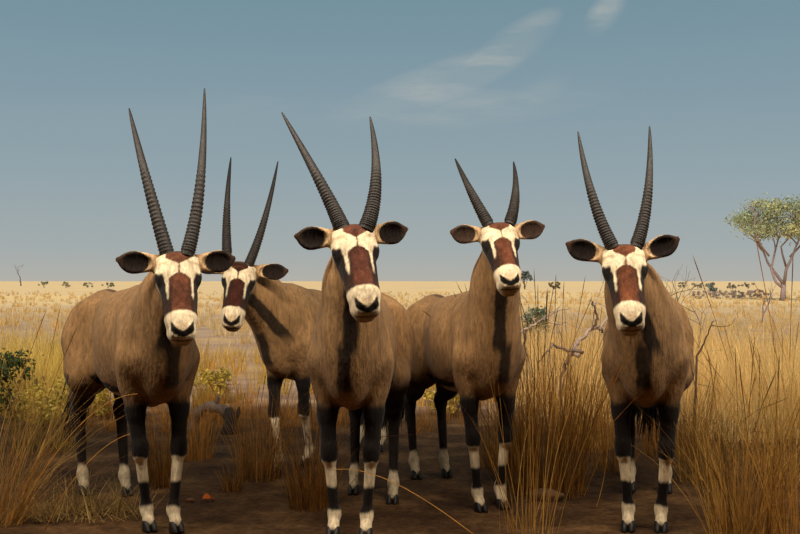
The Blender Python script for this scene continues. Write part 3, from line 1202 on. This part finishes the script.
bush('green_bush', 12, 9.0, .55, .62, 41, 'dark green leafy bush at the left edge', lin(70, 82, 40), lin(44, 56, 30), nclu=30, per=26, size=.026)
bush('green_bush', 537, 22, .60, .72, 42, 'blue-green bush on the plain between the two oryx on the right', lin(128, 142, 112), lin(92, 110, 92), nclu=30, per=40, size=.03)
bush('distant_bush', 525, 150, 2.4, 2.6, 43, 'small hazy tree on the horizon beside the raised muzzle', lin(120, 128, 122), lin(104, 112, 108), 'tree', nclu=14, per=30, size=.2, crown_lo=.45)
bush('distant_bush', 556, 150, 2.6, 1.1, 44, 'low rounded bush on the horizon right of the raised muzzle', lin(132, 122, 96), lin(112, 106, 84), nclu=14, per=30, size=.14)
bush('distant_bush', 711, 75, 1.0, 1.15, 45, 'small dark bush on a stem at the plain left of the acacia', lin(126, 138, 130), lin(108, 120, 116), nclu=10, per=36, size=.08, crown_lo=.5)
for i, (px, d, w) in enumerate([(700, 72, 1.3), (717, 70, 1.2), (727, 74, 1.5), (739, 70, 1.3), (750, 76, 1.4), (760, 72, 1.2)]):
    bush('scrub_bush', px, d, w, .55, 50 + i, ORD[i] + ' low lilac-grey scrub bush from the left in the row beside the acacia', lin(204, 184, 174), lin(180, 164, 160), group='row of scrub', nclu=16, per=40, size=.06, crown_lo=.06)
for i, (px, d, w) in enumerate([(44, 190, 2.2), (66, 180, 2.6), (88, 185, 2.0), (108, 175, 2.2)]):
    bush('horizon_bush', px, d, w, 1.1, 60 + i, ORD[i] + ' tiny grey-green bush from the left on the horizon above the far left oryx', lin(160, 158, 126), lin(136, 138, 112), group='bushes on the left horizon', nclu=10, per=24, size=.14)
for i, (px, d, w) in enumerate([(684, 170, 2.4), (698, 160, 2.2), (733, 150, 2.0), (748, 160, 2.2)]):
    bush('horizon_bush', px, d, w, 1.0, 66 + i, ORD[i] + ' tiny grey bush from the left on the horizon beside the acacia', lin(164, 156, 138), lin(144, 136, 122), group='bushes on the right horizon', nclu=10, per=24, size=.14)
for i, (px, d, lab) in enumerate([(214, 10.2, 'yellow-leaved low bush above the arched log'), (84, 10.4, 'yellow bush behind the hind legs of the far left oryx'), (48, 8.6, 'small olive bush left of the tail of the far left oryx'), (118, 9.0, 'olive bush seen under the belly of the far left oryx'), (452, 9.4, 'yellow bush seen under the belly of the short-horned oryx')]):
    bush('low_bush', px, d, .5, .34 + .1 * (i == 2), 80 + i, lab, lin(214, 184, 84), lin(150, 130, 60), nclu=20, per=60, size=.018)


# fallen grey branches between the two oryx on the right
def fallen(name, root_px, d, paths, label, col, r0, cat='branch', seed=1, twigs=2):
    rs = np.random.RandomState(seed)
    x0 = (root_px - 400) / F * d
    root = empty(name, (x0, d, 0))
    tag(root, label, cat)
    off = np.array([x0, d, 0])
    for i, (dd, L, sc) in enumerate(paths):
        pts = [W(px, py, d + dd + .12 * j * (-1) ** i) - off for j, (px, py) in enumerate(L)]
        pts = np.array(pts)
        tt = np.linspace(0, 1, len(pts))
        t2 = np.linspace(0, 1, 4 * len(pts))
        P = np.stack([np.interp(t2, tt, pts[:, k]) for k in range(3)], 1) + rs.normal(0, r0 * .35, (len(t2), 3))
        mb = MB()
        mb.tube(P, np.linspace(r0 * sc, r0 * sc * .35, len(P)), 8, col * rs.uniform(.85, 1.15))
        for t in range(twigs):
            j = rs.randint(len(P) // 3, len(P))
            branchy(rs, P[j], rs.normal(0, 1, 3) + (0, 0, .7), .22, r0 * sc * .35, 1, mb, [], 0, (1, 2), .5, col, 5)
        obj('bough' if i == 0 else 'side_branch', mb.mesh('bough'), M_BARK, root)


GREYWOOD = lin(168, 144, 128)
fallen('fallen_branch', 575, 8.3, [
    (0, [(578, 356), (574, 345), (582, 338), (592, 328), (602, 330), (612, 336)], 1.2),
    (.1, [(592, 329), (598, 318), (594, 306), (590, 300)], .7),
    (.1, [(600, 330), (606, 318), (618, 305), (628, 300)], .7),
    (-.1, [(582, 352), (566, 350), (553, 344), (548, 352)], .9),
    (.0, [(575, 348), (566, 362), (560, 380), (562, 415)], 1.0),
], 'fallen grey branch with twigs left of the far right oryx', GREYWOOD, .019, seed=3)
fallen('fallen_branch', 540, 9.3, [
    (0, [(518, 333), (530, 327), (543, 319), (555, 312), (570, 308)], 1.0),
    (.1, [(546, 318), (556, 324), (568, 322)], .6),
    (.1, [(526, 330), (524, 345), (530, 365), (528, 400)], .9),
], 'long thin grey branch leaning in front of the blue-green bush', GREYWOOD, .014, seed=4)
fallen('dead_twig', 697, 6.6, [(0, [(694, 440), (697, 357), (703, 345), (709, 330), (713, 321)], 1.0)],
       'thin dark dead twig slanting up beside the rump of the far right oryx', lin(84, 62, 48), .009, 'twig', 5, 1)


# arched log and stump on the bare ground at the left
def log_arch():
    rs = np.random.RandomState(9)
    d = 8.4
    x0 = (212 - 400) / F * d
    root = empty('arched_log', (x0, d, 0))
    tag(root, 'weathered grey log bent in an arch over a dark hollow', 'log')
    a = np.linspace(math.pi * 1.02, -.05, 18)
    P = np.stack([.155 * np.cos(a), .06 * np.cos(a * 2), .215 * np.sin(a) - .01], 1) + rs.normal(0, .004, (18, 3))
    mb = MB()
    mb.tube(P, .042 + .008 * np.sin(np.arange(18) * 1.7), 12, lin(104, 90, 82))
    obj('bough', mb.mesh('bough'), M_BARK, root)
    mb = MB()
    mb.tube([(.02, -.01, .19), (.06, -.03, .27), (.05, -.03, .31)], [.022, .016, .008], 7, lin(104, 90, 82))
    obj('stub', mb.mesh('stub'), M_BARK, root)
    x1 = (230 - 400) / F * 8.2
    s = empty('tree_stump', (x1, 8.2, 0))
    tag(s, 'small dark broken stump beside the arched log', 'stump')
    mb = MB()
    mb.tube([(0, 0, -.03), (.005, 0, .06), (.0, .01, .14), (-.012, .01, .21)], [.085, .062, .055, .03], 12, lin(40, 32, 28))
    obj('trunk', mb.mesh('trunk'), M_BARK, s)
    mb = MB()
    mb.tube([(.03, 0, .10), (.07, -.01, .17), (.075, -.01, .22)], [.028, .02, .010], 8, lin(44, 34, 30))
    obj('snag', mb.mesh('snag'), M_BARK, s)


log_arch()


def pebble(name, px, d, sz, seed, label, cat, col, mat, flat=.6):
    rs = np.random.RandomState(seed)
    th = np.linspace(0, math.pi, 9)
    x = (px - 400) / F * d
    z = float(bumpz(x, d))
    rows = []
    for t in th:
        for p in np.arange(14) / 14 * 2 * math.pi:
            v = np.array([math.sin(t) * math.cos(p), math.sin(t) * math.sin(p), math.cos(t)])
            k_ = 1 + .16 * math.sin(3 * v[0] + seed) + .12 * math.sin(5 * v[1] + 2 * seed) + .08 * math.sin(7 * v[2])
            rows.append(v * k_ * np.array(sz) * .5)
    fs = []
    for r in range(8):
        for i in range(14):
            fs.append((r * 14 + i, (r + 1) * 14 + i, (r + 1) * 14 + (i + 1) % 14, r * 14 + (i + 1) % 14))
    mb = MB()
    mb.add(rows, fs, col)
    o = obj(name, mb.mesh(name), mat)
    o.location = (x, d, z + sz[2] * .38)
    tag(o, label, cat)


pebble('driftwood', 546, 5.75, (.24, .09, .075), 2, 'rounded brown lump of wood on the earth below the tall amber grass', 'wood', lin(112, 82, 54), M_BARK)
pebble('stone', 190, 5.70, (.045, .04, .03), 5, 'small brown stone just left of the orange leaf', 'stone', lin(104, 72, 48), M_STONE)


def leaf_litter():
    d = 5.72
    x = (208 - 400) / F * d
    rows, fs = [], []
    n = 9
    for i in range(n):
        t = i / (n - 1)
        w = .026 * math.sin(math.pi * min(.97, t + .04)) ** .7
        for s in (-1, -.4, .4, 1):
            rows.append((.075 * (t - .5), s * w, .006 + .016 * abs(s) + .014 * math.sin(4 * t)))
    for i in range(n - 1):
        for j in range(3):
            fs.append((i * 4 + j, i * 4 + 4 + j, i * 4 + 5 + j, i * 4 + j + 1))
    mb = MB()
    mb.add(rows, fs, lin(206, 104, 36))
    o = obj('fallen_leaf', mb.mesh('fallen_leaf'), M_LEAF)
    so = o.modifiers.new('thickness', 'SOLIDIFY')
    so.thickness = .0015
    o.location = (x, d, float(bumpz(x, d)) + .004)
    o.rotation_euler = (.35, .1, .7)
    tag(o, 'curled orange dead leaf lying on the bare earth', 'leaf')


leaf_litter()
# ---------------------------------------------------------------- camera, sky and sun
cam_d = bpy.data.cameras.new('camera')
cam_d.sensor_width = 36
cam_d.lens = 45
cam_d.shift_y = (HY - 267.0) / 800.0
cam_d.clip_end = 6000
cam = bpy.data.objects.new('camera', cam_d)
cam.location = (0, 0, CAMZ)
cam.rotation_euler = (math.radians(90), 0, 0)
COL.objects.link(cam)
SC.camera = cam
SC.view_settings.view_transform = 'Standard'
SC.view_settings.look = 'None'
SC.view_settings.exposure = 0
SC.view_settings.gamma = 1
SC.view_settings.use_curve_mapping = False

w = bpy.data.worlds.new('sky')
SC.world = w
w.use_nodes = True
nt = w.node_tree
bg = nt.nodes['Background']
tc = N(nt, 'ShaderNodeTexCoord')
sep = N(nt, 'ShaderNodeSeparateXYZ')
nt.links.new(tc.outputs['Generated'], sep.inputs[0])
G = lambda r, g_, b_: tuple(lin(r, g_, b_))
sk = ramp(nt, sep.outputs['Z'], [(0.0, G(178, 176, 168)), (.03, G(164, 172, 172)), (.10, G(147, 164, 171)), (.19, G(130, 154, 166)), (.28, G(114, 144, 157)), (.6, G(80, 112, 128))])
# wisps of cirrus
mp = N(nt, 'ShaderNodeMapping')
mp.inputs['Rotation'].default_value = (0, math.radians(-20), 0)
mp.inputs['Scale'].default_value = (3.0, 3.0, 17.0)
nt.links.new(tc.outputs['Generated'], mp.inputs['Vector'])
cn = noise(nt, mp.outputs[0], 1.5, 7, .62)
cr = ramp(nt, cn.outputs['Fac'], [(.50, (0, 0, 0)), (.72, (1, 1, 1))])


def blob(px, py, rx, rz, rot):
    """soft patch of sky around one direction"""
    v = W(px, py, 1.0) - np.array([0, 0, CAMZ])
    v = nrm(v)
    m = N(nt, 'ShaderNodeMapping', vector_type='TEXTURE')
    m.inputs['Location'].default_value = v
    m.inputs['Rotation'].default_value = (0, math.radians(rot), 0)
    m.inputs['Scale'].default_value = (rx, .6, rz)
    nt.links.new(tc.outputs['Generated'], m.inputs['Vector'])
    g_ = N(nt, 'ShaderNodeTexGradient', gradient_type='SPHERICAL')
    nt.links.new(m.outputs[0], g_.inputs['Vector'])
    return g_.outputs['Fac']


def madd(a, b_, op):
    m = N(nt, 'ShaderNodeMath', operation=op, use_clamp=True)
    for s_, v_ in zip(m.inputs, (a, b_)):
        if hasattr(v_, 'is_output'):
            nt.links.new(v_, s_)
        else:
            s_.default_value = v_
    return m.outputs[0]


mask = madd(madd(blob(432, 84, .115, .021, -18), 1.6, 'MULTIPLY'), madd(blob(506, 52, .066, .021, -36), 1.9, 'MULTIPLY'), 'ADD')
mask = madd(mask, madd(blob(606, 10, .028, .016, -55), 1.6, 'MULTIPLY'), 'ADD')
mask = madd(mask, madd(blob(470, 108, .16, .022, -6), .8, 'MULTIPLY'), 'ADD')
mask = madd(mask, madd(blob(200, 115, .22, .03, -3), .35, 'MULTIPLY'), 'ADD')
mask = madd(mask, madd(blob(545, 88, .03, .014, -20), .8, 'MULTIPLY'), 'ADD')
cl = madd(madd(cr.outputs[0], .38, 'MULTIPLY'), .10, 'ADD')
cl = madd(mask, cl, 'MULTIPLY')
skc = mixc(nt, cl, sk.outputs[0], G(205, 200, 188))
nt.links.new(skc, bg.inputs['Color'])
bg.inputs['Strength'].default_value = 1.0

# ---------------------------------------------------------------- unseen dark viewing gallery, added to shade the herd and foreground
M_DARK, nt_, b_ = new_mat('shade_gallery_paint')
nn = noise(nt_, None, 6, 4)
rr = ramp(nt_, nn.outputs['Fac'], [(.3, (.07, .066, .062)), (.7, (.10, .094, .088))])
nt_.links.new(rr.outputs[0], b_.inputs['Base Color'])
b_.inputs['Roughness'].default_value = .9


def slab(name, x0, x1, y0, y1, z0, z1):
    V = [(x, y, z) for x in (x0, x1) for y in (y0, y1) for z in (z0, z1)]
    Fq = [(0, 1, 3, 2), (4, 6, 7, 5), (0, 4, 5, 1), (2, 3, 7, 6), (0, 2, 6, 4), (1, 5, 7, 3)]
    tag(obj(name, mesh_np(name, V, Fq, smooth=False), M_DARK), kind='structure')


slab('shade_ceiling', -6.2, 6.2, -4.0, 6.2, 3.25, 3.43)
slab('shade_wall_back', -6.2, 6.2, -4.0, -3.85, -.1, 3.25)
slab('shade_wall_left', -6.2, -6.05, -3.85, 6.2, -.1, 3.25)
slab('shade_wall_right', 6.05, 6.2, -3.85, 6.2, -.1, 3.25)


def lamp(name, x, y, z, sx, sy, power, tx, ty, tz, col=(1, .89, .73)):
    d = bpy.data.lights.new(name, 'AREA')
    d.shape = 'RECTANGLE'
    d.size, d.size_y = sx, sy
    d.energy = power
    d.color = col
    o = bpy.data.objects.new(name, d)
    COL.objects.link(o)
    o.location = (x, y, z)
    o.rotation_euler = (Vector((tx, ty, tz)) - Vector((x, y, z))).to_track_quat('-Z', 'Y').to_euler()


for k_ in range(6):
    lx = -4.0 + 1.6 * k_
    lamp('ceiling_lamp', lx, 4.0, 3.16, .9, .30, 52, lx * .9, 5.2, 1.15)

sd = bpy.data.lights.new('sun', 'SUN')
sd.energy = 3.9
sd.color = (1.0, .88, .70)
sd.angle = math.radians(26)
so = bpy.data.objects.new('sun', sd)
COL.objects.link(so)
so.rotation_euler = (math.radians(38), 0, math.radians(-14))
